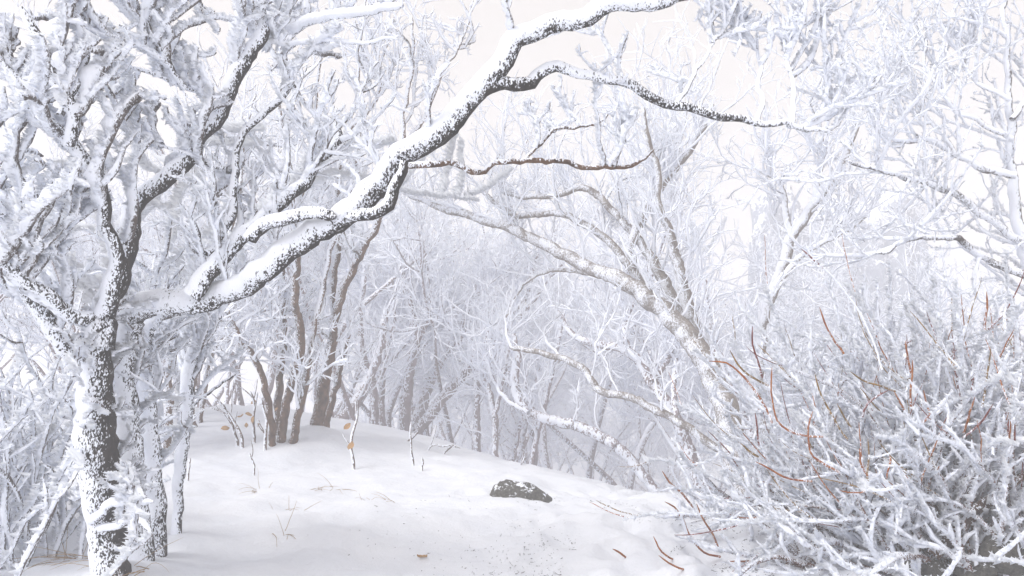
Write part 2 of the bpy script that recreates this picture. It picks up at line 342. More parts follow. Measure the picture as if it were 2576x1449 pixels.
def crown_on(root, off, parents, n1, L1, r1, frost, levels=3, fl=150, fs=.011, trop=.12, bias=UP, mat=None, tmin=.1, bk=1.2, ang=(35, 75), nt_=(5, 5), ratio=.55, keep=60, fk=.8, L3=.5, S1=7, pw=1.3, el=2.0):
    """side branches (each a part) with twigs and rime feathers (stuff) on hand-laid parents"""
    mat = mat or M_twig; fb = Bag(); tb = Bag(); made = 0
    for (P, R), cnt in zip(parents, n1):
        if cnt < 1: continue
        S, D, r, t, _ = spawn(P, R, np.array([cnt]), tmin, ang, bias, bk)
        L = rng.uniform(*L1, len(S)); P1, R1 = grow(S, D, L, 12, .22, UP, trop, np.minimum(r * .6, rng.uniform(*r1, len(S))), .35)
        fr1 = frost * rng.uniform(.8, 1.3, len(S))
        for i in range(len(S)):
            bg_ = Bag(); bg_.add(skin(P1[i:i + 1], R1[i:i + 1], S1, fr1[i], .4, pw=pw, all_round=.25 / pw), rng.uniform(.70, .95))
            if made < keep: bg_.build('branch', mat, root, off); made += 1
            else: tb.add((bg_.V[0], bg_.F[0]), bg_.C[0][0])
        if fl: fb.add(flakes(P1, R1, fl, fs, fr1, wk=.75, elong=el))
        if levels < 2: continue
        S, D, r, t, ix = spawn(P1, R1, rng.integers(nt_[0] - 1, nt_[0] + 2, len(P1)), .12, (30, 65), UP, .4)
        L2 = L[ix] * ratio * rng.uniform(.5, 1.1, len(S)) * (1.1 - .5 * t); P2, R2 = grow(S, D, L2, 7, .26, UP, trop, np.minimum(r * .6, .008), .4)
        fr2 = frost * .8 * rng.uniform(.7, 1.2, len(S)); V, F = skin(P2, R2, 5, fr2, .4, pw=pw); tb.add((V, F), np.repeat(rng.uniform(.75, 1.0, len(S)), 7 * 5))
        if fl: fb.add(flakes(P2, R2, fl * fk, fs * .9, fr2, wk=.75, elong=el))
        if levels < 3: continue
        S, D, r, t, ix = spawn(P2, R2, rng.integers(max(nt_[1] - 2, 0), nt_[1] + 1, len(P2)), .2, (30, 65), UP, .3)
        P3, R3 = grow(S, D, L2[ix] * L3 * rng.uniform(.5, 1.1, len(S)), 5, .28, UP, trop, np.minimum(r * .6, .005), .5)
        fr3 = frost * .62 * rng.uniform(.7, 1.2, len(S)); tb.add(skin(P3, R3, 4, fr3, .4), np.repeat(rng.uniform(.8, 1.05, len(S)), 5 * 4))
        if fl: fb.add(flakes(P3, R3, fl * fk * .5, fs * .85, fr3, wk=.75))
    if tb.V: tb.build('twigs', mat, root, off, 'stuff')
    if fb.V: fb.build('frost', M_rime, root, off, 'stuff', smooth=False)
def foot(P): p = P[0, 0]; return np.array([p[0], p[1], gz(p[0], p[1])])

# ---- the arching tree of the left foreground
A0 = plant([(350, 1350), (330, 1230), (318, 1090), (312, 980), (315, 870), (332, 790)], (4.05, 3.95), (70, 66, 60, 66))
A1 = lay([(325, 800), (360, 768), (430, 758), (500, 755), (560, 740), (610, 718), (662, 690), (715, 630), (775, 592), (860, 548), (905, 510), (945, 462), (1000, 395), (1050, 362), (1095, 335), (1150, 275),
          (1200, 235), (1255, 165), (1300, 108), (1350, 80), (1410, 58), (1480, 38), (1530, 12), (1600, 4), (1670, -6), (1760, -40)], (3.95, 3.7, 3.5, 3.4), (70, 62, 66, 64, 62, 54, 48, 42))
A2 = lay([(1215, 228), (1262, 212), (1320, 208), (1352, 185), (1400, 172), (1460, 192), (1520, 206), (1585, 218), (1625, 245), (1670, 262), (1730, 272), (1800, 288), (1860, 298), (1930, 312), (2010, 326), (2090, 332)], (3.5, 3.6, 3.9), (36, 34, 26, 24, 22, 18, 10))
A3 = lay([(1010, 420), (1080, 415), (1140, 412), (1205, 432), (1260, 415), (1330, 405), (1400, 408), (1480, 425), (1560, 422), (1610, 402), (1645, 375)], (3.5, 4.0), (18, 15, 14, 12, 7))
A4 = lay([(480, 745), (530, 680), (590, 610), (660, 555), (720, 500), (770, 440), (820, 390), (852, 350), (838, 310), (792, 285)], (3.75, 4.1), (52, 44, 38, 32, 26, 14))
A5 = lay([(630, 600), (680, 556), (730, 545), (790, 538), (850, 545)], (3.7, 3.6), (38, 36, 34, 30))
A6 = lay([(1015, 405), (1000, 450), (985, 500), (950, 532), (900, 542), (868, 552)], (3.5, 3.55), (22, 32, 34, 24))
A7 = lay([(655, 88), (740, 66), (800, 48), (870, 30), (950, 22), (1015, 12)], (4.3, 3.9), (30, 28, 20))
A9 = lay([(670, 100), (740, 105), (830, 100), (920, 108), (1000, 102)], (4.2, 4.0), (16, 14, 8))
A8 = lay([(1325, 400), (1350, 370), (1395, 328), (1470, 318), (1520, 300), (1560, 268)], (3.9, 4.3), (9, 8, 5))
t = empty('arching_tree', foot(A0[0]), 'big frosted tree whose black speckled limb arches from lower left over the path', 'tree')
o_ = np.array(t.location)
rimed_limb(t, o_, 'trunk', *A0, M_bark, (.7, .9, .9, .85), .030, 16, 3600, .010, bias=.5)
rimed_limb(t, o_, 'arching_limb', *A1, M_bark, (.60, .50, .46, .42, .36, .38, .46, .5, .6, .7), .036, 18, 1900, .011)
rimed_limb(t, o_, 'limb', *A2, M_bark, (.0, .05, .6, .7, .4, .1, .35, .05, .35, .45, .6, .7), .028, 12, 1500, .010)
rimed_limb(t, o_, 'limb', *A3, M_brown, (.5, .4, .1, .05, .2), .014, 8, 380, .009)
rimed_limb(t, o_, 'limb', *A4, M_bark, (.65, .6, .5, .55, .4), .034, 12, 900, .014)
rimed_limb(t, o_, 'limb', *A5, M_bark, .35, .012, 10, 500, .010)
rimed_limb(t, o_, 'limb', *A6, M_bark, .15, .010, 10, 350, .009)
rimed_limb(t, o_, 'limb', *A8, M_brown, .35, .014, 8, 350, .010)
UP1 = lay([(1985, 322), (1992, 250), (1985, 150), (1970, 45)], (3.9, 4.1), (16, 12, 7))
UP2 = lay([(2010, 322), (2060, 300), (2110, 282), (2150, 245), (2190, 208), (2212, 178)], (3.95, 4.1), (16, 14, 10))
UP3 = lay([(1700, 265), (1742, 200), (1772, 150), (1800, 85)], (3.8, 4.1), (12, 10, 6))
UP4 = lay([(1905, 308), (1912, 200), (1902, 110), (1898, 20)], (3.9, 4.3), (14, 10, 6))
for q in (UP1, UP2, UP3, UP4): rimed_limb(t, o_, 'limb', *q, M_twig, .8, .022, 8, 1400, .010)
crown_on(t, o_, [A1, A2, UP1, UP2, UP3, UP4, A4, A3, A8], [7, 2, 7, 6, 5, 4, 12, 3, 3], (.25, .65), (.004, .007), .016, levels=3, fl=400, fs=.0065, nt_=(5, 3), pw=1.8, el=1.6, keep=70)

# ---- the many-limbed tree rising at the far left
C0 = plant([(285, 1440), (272, 1360), (262, 1260), (246, 1150), (236, 1050), (240, 960), (240, 880), (258, 790)], (3.75, 3.7), (84, 98, 100, 80, 50))
C1 = lay([(250, 880), (262, 780), (300, 690), (322, 610), (332, 545), (352, 500), (430, 440), (480, 385), (515, 330), (548, 285), (590, 205), (628, 135), (655, 90), (650, 20), (640, -40)], (3.7, 4.2), (70, 54, 46, 44, 44, 40, 36, 26))
C2 = lay([(262, 790), (290, 690), (284, 610), (262, 560), (262, 500), (238, 432), (172, 362), (112, 300), (55, 232), (-10, 140)], (3.7, 3.4), (50, 34, 32, 34, 36, 30))
C3 = lay([(172, 365), (180, 300), (150, 210), (112, 120), (55, 20)], (3.45, 3.3), (30, 28, 20))
C4 = lay([(150, 290), (200, 190), (222, 140), (212, 70), (200, 10)], (3.4, 3.6), (18, 14, 8))
C5 = lay([(520, 640), (560, 585), (588, 510), (590, 430), (598, 352), (640, 302), (712, 242), (722, 190), (690, 140), (665, 95)], (3.8, 4.3), (24, 20, 18, 18, 12))
C6 = lay([(560, 285), (500, 235), (440, 215), (380, 190), (318, 165)], (4.0, 3.8), (18, 14, 8))
C7 = lay([(470, 225), (425, 160), (400, 110), (372, 50)], (3.9, 3.7), (16, 12, 8))
C8 = lay([(205, 940), (150, 850), (95, 780), (55, 715), (30, 640), (-10, 590)], (3.7, 3.5), (46, 42, 36, 26))
C9 = lay([(235, 800), (180, 790), (120, 740), (40, 690), (-20, 650)], (3.7, 3.3), (40, 30, 20))
C10 = lay([(190, 520), (120, 510), (60, 520), (-10, 545)], (3.6, 3.4), (20, 16, 12))
C11 = lay([(590, 430), (530, 415), (480, 390), (400, 365), (330, 330)], (4.0, 3.8), (12, 10, 6))
t = empty('many_limbed_tree', foot(C0[0]), 'heavily rimed tree at the left edge, black patches on its thick trunk and fanned limbs', 'tree')
o_ = np.array(t.location)
rimed_limb(t, o_, 'trunk', *C0, M_bark, (.22, .32, .22, .45, .5), .026, 20, 3000, .010, bias=.5)
for q, c in ((C1, (.6, .45, .38, .36, .42, .5, .7)), (C2, (.6, .45, .42, .5, .6, .65)), (C3, .62), (C4, .65), (C8, .4), (C9, .7)):
    rimed_limb(t, o_, 'limb', *q, M_bark, c, .062, 18, 2800, .0135)
for q in (A7, A9): rimed_limb(t, o_, 'limb', *q, M_bark, .9, .045, 12, 2200, .0125)
for q in (C5, C6, C7, C10, C11): rimed_limb(t, o_, 'limb', *q, M_bark, .62, .046, 12, 2200, .0115)
K1 = lay([(232, 1312), (262, 1278), (300, 1262), (340, 1240), (362, 1262), (398, 1266)], (3.62, 3.4), (22, 26, 12), wob=.02); K2 = lay([(250, 1330), (300, 1312), (350, 1306), (382, 1312), (385, 1345)], (3.6, 3.42), (20, 18, 8), wob=.02)
for q in (K1, K2): rimed_limb(t, o_, 'broken_branch', *q, M_bark, .8, .030, 10, 4500, .012, bias=1.4)
crown_on(t, o_, [K1, K2, C0, A0], [4, 3, 34, 18], (.08, .32), (.004, .007), .014, levels=2, fl=1500, fs=.007, nt_=(3, 2), keep=20, tmin=.3, trop=0)
crown_on(t, o_, [C1, C2, C3, C4, C5, C6, C7, C8, C9, C10, C11, A7], [8, 7, 4, 4, 6, 5, 5, 8, 7, 4, 4, 3], (.2, .6), (.006, .010), .032, levels=3, fl=760, fs=.0085, nt_=(5, 1), L3=.6, pw=2.0, el=1.6, S1=9, keep=110, tmin=.2)

# ---- two slimmer trunks beside it
E0 = plant([(392, 1275), (378, 1150), (366, 1000), (352, 900), (372, 830), (410, 770)], (4.25, 4.2), (52, 48, 44, 30))
E1 = plant([(445, 1295), (452, 1180), (462, 1080), (470, 980), (480, 900), (520, 830), (560, 780)], (4.6, 4.5), (24, 34, 32, 20))
E2 = lay([(478, 1030), (520, 990), (560, 958), (595, 938)], (4.6, 4.7), (9, 8, 6))
for stems, lab in (([E0], 'frost-plated slim trunk directly right of the black-patched trunk, under the arching limb'), ([E1, E2], 'thin whitened trunk with a dark foot, between the thick trunks and the open snow')):
    t = empty('slim_tree', foot(stems[0][0]), lab, 'tree'); o_ = np.array(t.location)
    rimed_limb(t, o_, 'trunk', *stems[0], M_bark, (.5, .95, .95, .95), .022, 12, 2600, .009, bias=.3)
    for q in stems[1:]: rimed_limb(t, o_, 'limb', *q, M_bark, .3, .010, 8, 500, .009)
    crown_on(t, o_, stems[:1], [16], (.25, .7), (.005, .008), .013, levels=3, fl=450, fs=.007, nt_=(4, 3), tmin=.55)

# ---- the clump of brown stems on the mound
def stem_tree(name, stems, lab, covs, frost=.012, crown=(9, .35, 1.1), mat=None, nt_=(6, 5), fl=0, flk=260, cat='tree', fr2=.010, tmin=.35, trunkname='stem', group=None, S=10, fs=.012):
    t = empty(name, foot(stems[0][0]), lab, cat, group); o_ = np.array(t.location)
    for q, c in zip(stems, covs): rimed_limb(t, o_, trunkname, *q, mat or M_brown, c, frost, S, flk, fs, bias=.9)
    crown_on(t, o_, stems, [crown[0]] * len(stems), (crown[1], crown[2]), (.006, .010), fr2, levels=3, fl=fl, fs=fs, nt_=nt_, tmin=tmin, keep=40, S1=5)
    return t
B1 = plant([(795, 1088), (812, 1000), (828, 900), (835, 850), (850, 775), (880, 690), (925, 605), (965, 530), (990, 470)], (8.6, 8.2), (34, 28, 23, 20, 15))
B1b = lay([(845, 790), (832, 740), (848, 640), (852, 560), (848, 470), (860, 400)], (8.5, 8.3), (20, 18, 12))
B2 = plant([(706, 1118), (718, 1030), (745, 925), (757, 850), (742, 750), (745, 650), (735, 540), (740, 440)], (8.0, 8.1), (24, 22, 20, 10))
B3 = plant([(686, 1130), (684, 1060), (668, 980), (640, 900), (602, 850), (570, 780)], (7.9, 7.8), (19, 17, 14, 8))
B4 = plant([(700, 1070), (702, 960), (712, 860), (715, 740), (700, 620)], (8.3, 8.4), (20, 18, 16, 8))
B5 = plant([(735, 1122), (750, 1045), (768, 970), (782, 880), (800, 780)], (8.0, 8.2), (22, 18, 14, 8))
B2t = lay([(740, 460), (715, 350), (700, 250), (715, 150), (690, 30)], (8.1, 7.9), (12, 10, 5))
B4t = lay([(705, 640), (760, 480), (790, 320), (800, 200), (830, 60)], (8.4, 8.2), (12, 10, 5))
B5t = lay([(800, 790), (830, 640), (880, 480), (905, 300), (900, 120), (925, -20)], (8.2, 8.2), (14, 11, 5))
B1t = lay([(985, 480), (1010, 380), (1015, 270), (1040, 160), (1035, 40)], (8.2, 8.0), (15, 12, 6))
B1u = lay([(1010, 380), (1070, 290), (1110, 190), (1160, 110), (1190, 0)], (8.2, 8.2), (12, 9, 5))
B1v = lay([(858, 410), (880, 330), (945, 250), (960, 150), (990, 60)], (8.3, 8.4), (12, 9, 5))
B3t = lay([(572, 790), (560, 640), (600, 520), (610, 380), (640, 230)], (7.8, 8.0), (12, 10, 5))
B6 = plant([(820, 1062), (842, 985), (862, 900), (880, 830)], (9.0, 9.3), (22, 16, 10))
stem_tree('clump_tree', [B1, B1b, B1t, B1u, B1v], 'brown-footed tree with two stems at the right end of the clump on the mound', [(-.5, -.35, .0, .1, .2), .2, .5, .5, .5], frost=.014, fr2=.015)
stem_tree('clump_tree', [B2, B3, B4, B5, B2t, B3t, B4t, B5t], 'clump of four thin brown stems rising from the mound left of centre', [(-.5, -.4, -.1, .1, .3), (-.5, -.4, -.1, .3), (-.5, -.3, .1, .3), (-.5, -.4, .0, .3), .5, .5, .5, .5], frost=.014, fr2=.015)
stem_tree('clump_tree', [B6], 'short leaning brown stem half hidden behind the clump on the mound', [(-.4, -.1, .2)], crown=(7, .3, .8))
G1 = plant([(420, 1110), (428, 1030), (420, 900), (440, 800)], (8.0, 8.0), (22, 18, 10))
G2 = plant([(486, 1095), (478, 1000), (500, 880), (520, 760), (515, 640)], (9, 9.2), (26, 20, 16, 10))
G3 = plant([(505, 1090), (512, 1000), (530, 900), (590, 800)], (9.5, 9.5), (14, 12, 8))
stem_tree('thicket_tree', [G1], 'brown trunk foot showing through the gap between the white trunks at left', [(-.1, .2, .5)])
stem_tree('thicket_tree', [G2, G3], 'pair of dark stems just left of the snow mound, behind the thin whitened trunk', [(-.1, .3, .5), (0, .3, .5)])

# ---- the leaning grey tree at right of centre
D0 = plant([(1878, 1262), (1850, 1140), (1828, 1040), (1795, 950), (1745, 870), (1690, 800), (1640, 758), (1560, 702), (1500, 680), (1440, 652), (1390, 625), (1335, 598), (1270, 570), (1200, 548), (1130, 530), (1070, 505), (1010, 482)],
           (7.6, 8.4, 9.0), (66, 62, 56, 46, 34, 30, 24, 18, 12))
D1 = lay([(1745, 870), (1715, 790), (1660, 690), (1610, 610), (1550, 540), (1480, 475), (1400, 490), (1320, 495), (1262, 480)], (8.3, 8.8), (34, 30, 22, 18, 14, 10))
D2 = lay([(1765, 905), (1735, 790), (1712, 690), (1690, 600), (1660, 520), (1655, 430), (1630, 350), (1618, 270)], (8.2, 8.0), (36, 30, 20, 16, 10))
D3 = lay([(1600, 720), (1588, 660), (1592, 600), (1640, 500), (1700, 420), (1760, 340), (1790, 260)], (8.5, 8.4), (28, 26, 20, 14))
D4 = lay([(1865, 1150), (1800, 1122), (1740, 1085), (1690, 1052), (1640, 1030), (1590, 1000), (1520, 985), (1490, 968), (1480, 938), (1430, 905), (1390, 895), (1330, 882), (1285, 872)], (7.8, 8.2), (22, 20, 18, 12))
D5 = lay([(1500, 690), (1420, 680), (1350, 690), (1300, 740), (1270, 800)], (8.7, 9), (12, 8, 5))
D6 = lay([(1640, 750), (1560, 640), (1480, 570), (1400, 540), (1300, 540), (1240, 500), (1200, 470)], (8.4, 9), (22, 18, 14, 8))
t = empty('leaning_tree', foot(D0[0]), 'grey pale-barked tree right of centre whose limbs sweep up and left over the path', 'tree'); o_ = np.array(t.location)
rimed_limb(t, o_, 'trunk', *D0, M_grey, (-.12, -.1, .0, .1, .15, .2), .010, 12, 700, .009)
for q in (D1, D2, D3, D4, D5, D6): rimed_limb(t, o_, 'limb', *q, M_grey, .05, .010, 9, 550, .009)
crown_on(t, o_, [D0, D1, D2, D3, D4, D5, D6], [18, 17, 18, 18, 6, 5, 16], (.45, 1.35), (.006, .012), .009, levels=3, fl=0, nt_=(6, 5), keep=90, tmin=.25, S1=5)

H0 = plant([(1935, 1250), (1925, 1120), (1900, 1000), (1912, 880), (1925, 780), (1962, 690), (1990, 600), (2050, 510), (2105, 430), (2140, 350), (2165, 290)], (8.5, 8.2), (36, 34, 30, 28, 22, 12))
H1 = lay([(1990, 600), (1975, 520), (1960, 460), (1900, 420)], (8.3, 8.4), (18, 14, 8))
H2 = lay([(2050, 510), (2060, 440), (2070, 380), (2060, 300)], (8.3, 8.3), (18, 14, 8))
H3 = lay([(1950, 720), (2020, 640), (2110, 590), (2190, 540)], (8.2, 8.0), (18, 12, 8))
stem_tree('crooked_tree', [H0, H1, H2, H3], 'crooked grey tree standing behind the red-tipped shrub, leaning to the right', [(.2, .25, .3), .4, .4, .4], mat=M_grey, crown=(12, .4, 1.2), nt_=(6, 5), trunkname='limb')

# ---- the white tree entering at the right edge
R0 = plant([(2700, 1300), (2660, 1000), (2620, 800), (2570, 600), (2548, 450), (2540, 300), (2530, 150), (2525, 0), (2530, -80)], (5.6, 5.4), (44, 34, 24, 14, 9))
R1 = lay([(2600, 640), (2500, 560), (2420, 500), (2350, 462), (2280, 450), (2200, 425), (2130, 400)], (5.5, 5.2), (20, 16, 8))
R2 = lay([(2590, 700), (2480, 650), (2400, 600), (2300, 600), (2200, 640)], (5.5, 5.0), (20, 15, 8))
R3 = lay([(2555, 440), (2470, 420), (2390, 380), (2320, 350), (2240, 350), (2180, 300)], (5.4, 5.4), (20, 15, 7))
R4 = lay([(2548, 350), (2480, 320), (2400, 270), (2330, 170), (2330, 90)], (5.4, 5.6), (14, 11, 6))
R5 = lay([(2540, 250), (2450, 200), (2400, 120), (2350, 60)], (5.4, 5.6), (12, 10, 6))
R6 = lay([(2545, 300), (2600, 200), (2620, 100), (2600, 0)], (5.4, 5.6), (14, 11, 6))
R7 = lay([(2400, 385), (2360, 330), (2290, 250), (2240, 210)], (5.4, 5.5), (10, 8, 5))
t = empty('white_tree', foot(R0[0]), 'fully whitened tree entering from the right edge with long upswept branches', 'tree'); o_ = np.array(t.location)
for i, q in enumerate((R0, R1, R2, R3, R4, R5, R6, R7)): rimed_limb(t, o_, 'trunk' if i == 0 else 'limb', *q, M_twig, .5, .011, 9, 600, .011)
crown_on(t, o_, [R0, R1, R2, R3, R4, R5, R6, R7], [13, 8, 8, 9, 8, 8, 6, 5], (.4, 1.0), (.005, .009), .0085, levels=3, fl=150, fs=.0075, nt_=(5, 4), bk=.5, keep=80, tmin=.25)

# ---- trees in the fog whose trunks can be followed
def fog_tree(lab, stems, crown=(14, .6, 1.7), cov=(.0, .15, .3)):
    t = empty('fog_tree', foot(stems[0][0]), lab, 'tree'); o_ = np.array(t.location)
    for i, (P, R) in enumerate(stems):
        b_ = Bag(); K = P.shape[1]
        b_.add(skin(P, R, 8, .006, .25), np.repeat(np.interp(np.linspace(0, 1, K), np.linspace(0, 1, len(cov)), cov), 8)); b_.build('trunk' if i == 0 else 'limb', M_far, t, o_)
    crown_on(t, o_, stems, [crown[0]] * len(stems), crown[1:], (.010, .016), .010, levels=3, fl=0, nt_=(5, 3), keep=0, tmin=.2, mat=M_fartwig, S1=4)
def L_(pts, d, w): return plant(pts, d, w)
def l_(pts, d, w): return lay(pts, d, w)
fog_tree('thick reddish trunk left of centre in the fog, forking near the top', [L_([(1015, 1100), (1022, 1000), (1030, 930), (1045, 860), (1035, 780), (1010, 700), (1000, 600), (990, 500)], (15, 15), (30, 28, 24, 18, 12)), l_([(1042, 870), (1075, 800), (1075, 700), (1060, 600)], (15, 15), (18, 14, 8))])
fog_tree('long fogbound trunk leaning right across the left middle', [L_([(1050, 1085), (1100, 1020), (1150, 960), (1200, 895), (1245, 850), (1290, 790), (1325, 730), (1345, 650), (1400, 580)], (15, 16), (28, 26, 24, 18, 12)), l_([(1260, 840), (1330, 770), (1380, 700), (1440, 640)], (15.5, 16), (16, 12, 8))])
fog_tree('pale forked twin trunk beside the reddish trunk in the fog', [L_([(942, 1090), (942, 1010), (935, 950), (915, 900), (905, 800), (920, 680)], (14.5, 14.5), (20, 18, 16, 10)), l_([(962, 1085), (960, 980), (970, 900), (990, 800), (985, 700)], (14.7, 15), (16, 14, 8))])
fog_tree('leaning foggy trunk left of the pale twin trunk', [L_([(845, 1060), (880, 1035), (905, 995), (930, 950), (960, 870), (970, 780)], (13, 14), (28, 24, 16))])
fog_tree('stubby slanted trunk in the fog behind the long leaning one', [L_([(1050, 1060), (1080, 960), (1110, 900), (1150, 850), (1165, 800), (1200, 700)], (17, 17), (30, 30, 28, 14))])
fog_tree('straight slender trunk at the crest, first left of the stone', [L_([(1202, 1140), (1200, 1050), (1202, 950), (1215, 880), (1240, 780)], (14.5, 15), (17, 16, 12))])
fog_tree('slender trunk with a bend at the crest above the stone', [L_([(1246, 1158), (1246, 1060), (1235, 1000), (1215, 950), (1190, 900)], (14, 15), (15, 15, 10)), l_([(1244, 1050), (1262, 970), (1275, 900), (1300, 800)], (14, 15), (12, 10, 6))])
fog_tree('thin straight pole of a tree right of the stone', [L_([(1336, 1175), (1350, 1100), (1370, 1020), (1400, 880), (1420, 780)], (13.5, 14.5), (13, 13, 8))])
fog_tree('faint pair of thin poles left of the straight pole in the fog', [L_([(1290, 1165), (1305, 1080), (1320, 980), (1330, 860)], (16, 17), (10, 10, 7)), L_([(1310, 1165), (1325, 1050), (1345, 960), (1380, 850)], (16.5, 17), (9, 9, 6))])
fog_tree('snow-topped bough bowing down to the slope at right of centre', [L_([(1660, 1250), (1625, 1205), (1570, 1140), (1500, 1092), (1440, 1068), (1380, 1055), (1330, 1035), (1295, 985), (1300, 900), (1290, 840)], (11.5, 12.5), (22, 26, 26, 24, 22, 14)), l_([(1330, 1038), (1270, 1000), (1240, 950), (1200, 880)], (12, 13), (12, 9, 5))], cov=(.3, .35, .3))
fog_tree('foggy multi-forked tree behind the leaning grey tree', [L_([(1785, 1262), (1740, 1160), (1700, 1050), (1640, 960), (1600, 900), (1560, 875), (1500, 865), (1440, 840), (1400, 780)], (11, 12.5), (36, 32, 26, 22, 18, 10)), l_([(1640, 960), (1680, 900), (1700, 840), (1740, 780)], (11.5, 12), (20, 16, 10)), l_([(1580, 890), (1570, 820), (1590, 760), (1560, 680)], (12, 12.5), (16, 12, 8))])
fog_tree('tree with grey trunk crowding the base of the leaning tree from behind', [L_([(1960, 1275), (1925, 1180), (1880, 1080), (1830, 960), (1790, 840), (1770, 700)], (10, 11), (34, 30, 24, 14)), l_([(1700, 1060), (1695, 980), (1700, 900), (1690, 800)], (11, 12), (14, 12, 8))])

# ------------------------------------------------------------------ trees that fill the fog: a few kinds, then copies
def make_fog_kind(seed, h, stems, spread, dense=1.0, low=.28):
    global rng
    keep = rng; rng = np.random.default_rng(seed)
    root = bpy.data.objects.new('background_tree', None); COL.objects.link(root)
    S = np.zeros((stems, 3)); S[:, :2] = rng.normal(size=(stems, 2)) * .18; S[:, 2] = -.3
    a = rng.uniform(0, 6.28, stems); D = np.stack([np.cos(a) * spread, np.sin(a) * spread, np.ones(stems)], 1)
    P0, R0_ = grow(S, D, h * rng.uniform(.75, 1, stems), 16, .13, UP, .04, rng.uniform(.05, .085, stems) * h / 7, .2)
    for i in range(stems):
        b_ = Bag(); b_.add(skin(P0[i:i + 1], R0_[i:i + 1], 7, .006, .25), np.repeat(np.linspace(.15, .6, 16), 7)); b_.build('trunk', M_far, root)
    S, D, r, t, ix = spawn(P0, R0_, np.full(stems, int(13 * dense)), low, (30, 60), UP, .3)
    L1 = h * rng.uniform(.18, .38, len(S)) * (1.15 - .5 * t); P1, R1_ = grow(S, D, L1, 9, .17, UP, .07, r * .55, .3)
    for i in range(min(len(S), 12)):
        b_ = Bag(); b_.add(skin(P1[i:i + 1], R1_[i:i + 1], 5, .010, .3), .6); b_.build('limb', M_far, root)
    cb = Bag()
    if len(S) > 12: cb.add(skin(P1[12:], R1_[12:], 5, .010, .3), .65)
    S, D, r, t, ix = spawn(P1, R1_, np.full(len(P1), int(8 * dense)), .12, (28, 60), UP, .3)
    L2 = L1[ix] * .45 * rng.uniform(.6, 1.1, len(S)); P2, R2_ = grow(S, D, L2, 6, .22, UP, .06, np.minimum(r * .6, .010), .4)
    cb.add(skin(P2, R2_, 4, .012, .35), .85)
    S, D, r, t, ix = spawn(P2, R2_, np.full(len(P2), int(7 * dense)), .12, (28, 60), UP, .2)
    P3, R3_ = grow(S, D, L2[ix] * .5 * rng.uniform(.6, 1.2, len(S)), 4, .25, UP, .04, np.minimum(r * .6, .006), .6)
    cb.add(skin(P3, R3_, 3, .011, .35), .95)
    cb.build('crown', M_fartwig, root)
    rng = keep
    return root
def copy_tree(root, loc, rz, s):
    r = root.copy(); COL.objects.link(r); r.location = loc; r.rotation_euler = (0, 0, rz); r.scale = (s, s, s)
    for c in root.children:
        k = c.copy(); COL.objects.link(k); k.parent = r
    return r
kinds = [make_fog_kind(11, 7.0, 2, .35), make_fog_kind(12, 6.5, 3, .5), make_fog_kind(13, 7.5, 1, .25, 1.25), make_fog_kind(14, 6.0, 4, .6, .8), make_fog_kind(15, 5.0, 3, .8), make_fog_kind(16, 6.8, 2, .7, 1.1), make_fog_kind(17, 7.6, 2, .45, 1.15, .55)]
# (picture x of the foot, distance, kind, size)
spots = [(-150, 10, 3, .5), (60, 8.5, 4, .7), (240, 10, 1, .52), (330, 9, 0, .5), (560, 12, 3, .62), (640, 13, 5, .9), (700, 15, 2, .9), (430, 12, 2, .6), (820, 16, 1, .9),
         (780, 20, 0, 1.0), (960, 20, 1, 1.05), (1090, 21, 5, 1.0), (1270, 23, 2, 1.0), (1130, 27, 2, 1.2), (1390, 23, 0, 1.0), (1460, 26, 1, 1.05),
         (1330, 29, 3, 1.2), (1560, 24, 2, 1.0), (1620, 28, 3, 1.0), (1700, 21, 5, .95), (1760, 19, 1, .95), (1850, 14, 2, .75), (1920, 18, 5, .95), (2010, 12, 4, .95), (2100, 16, 3, .85),
         (2180, 11, 1, .62), (2290, 14, 5, .72), (2400, 10, 4, .85), (2500, 13, 3, .8), (2650, 10, 5, .7), (2750, 14, 1, .8), (500, 16, 1, .85), (600, 21, 5, 1.2), (320, 17, 3, .8),
         (100, 15, 2, .65), (-100, 14, 5, .6), (880, 27, 5, 1.2), (1520, 34, 2, 1.2), (1700, 30, 3, 1.1), (2000, 25, 2, 1.1), (2250, 22, 5, 1.0), (2450, 20, 3, 1.0), (1230, 34, 1, 1.4), (1000, 33, 0, 1.4), (1400, 37, 5, 1.3),
         (1180, 26, 4, 1.1), (1450, 31, 4, 1.3), (1620, 36, 4, 1.3), (1040, 25, 4, 1.0), (880, 22, 4, 1.0), (1330, 33, 4, 1.2), (1240, 42, 3, 1.6), (1480, 44, 1, 1.6), (1060, 42, 5, 1.6), (1650, 46, 2, 1.7),
         (1300, 18, 6, 1.25), (1440, 20, 6, 1.4), (1600, 18, 6, 1.2), (1180, 24, 6, 1.5), (1120, 17, 6, .95), (980, 16, 6, .9), (1800, 14, 6, .75), (870, 13, 6, .8), (1950, 16, 6, .85)]
kind_word = ['two-stemmed', 'three-stemmed', 'tall single-stemmed', 'wide many-stemmed', 'low spreading', 'broad side-limbed', 'high-crowned twin']
bins = [(260, 'behind the black-patched trunk'), (520, 'behind the slim white trunks'), (760, 'behind the brown clump'), (960, 'right of the brown clump'), (1150, 'behind the reddish forked trunk'), (1290, 'above the left tip of the stone'), (1430, 'above the right tip of the stone'),
        (1650, 'behind the snow-topped bowed bough'), (1900, 'behind the leaning grey trunk'), (2150, 'before the grey rock pillar'), (2400, 'behind the white shrub'), (9999, 'by the right edge')]
rank = ['nearest', 'second nearest', 'third nearest', 'fourth nearest', 'fifth nearest', 'sixth nearest', 'seventh nearest', 'eighth nearest', 'ninth nearest', 'tenth nearest', 'eleventh nearest', 'twelfth nearest']
where = [next(p for b, p in bins if px < b) for px, *_ in spots]
first = set()
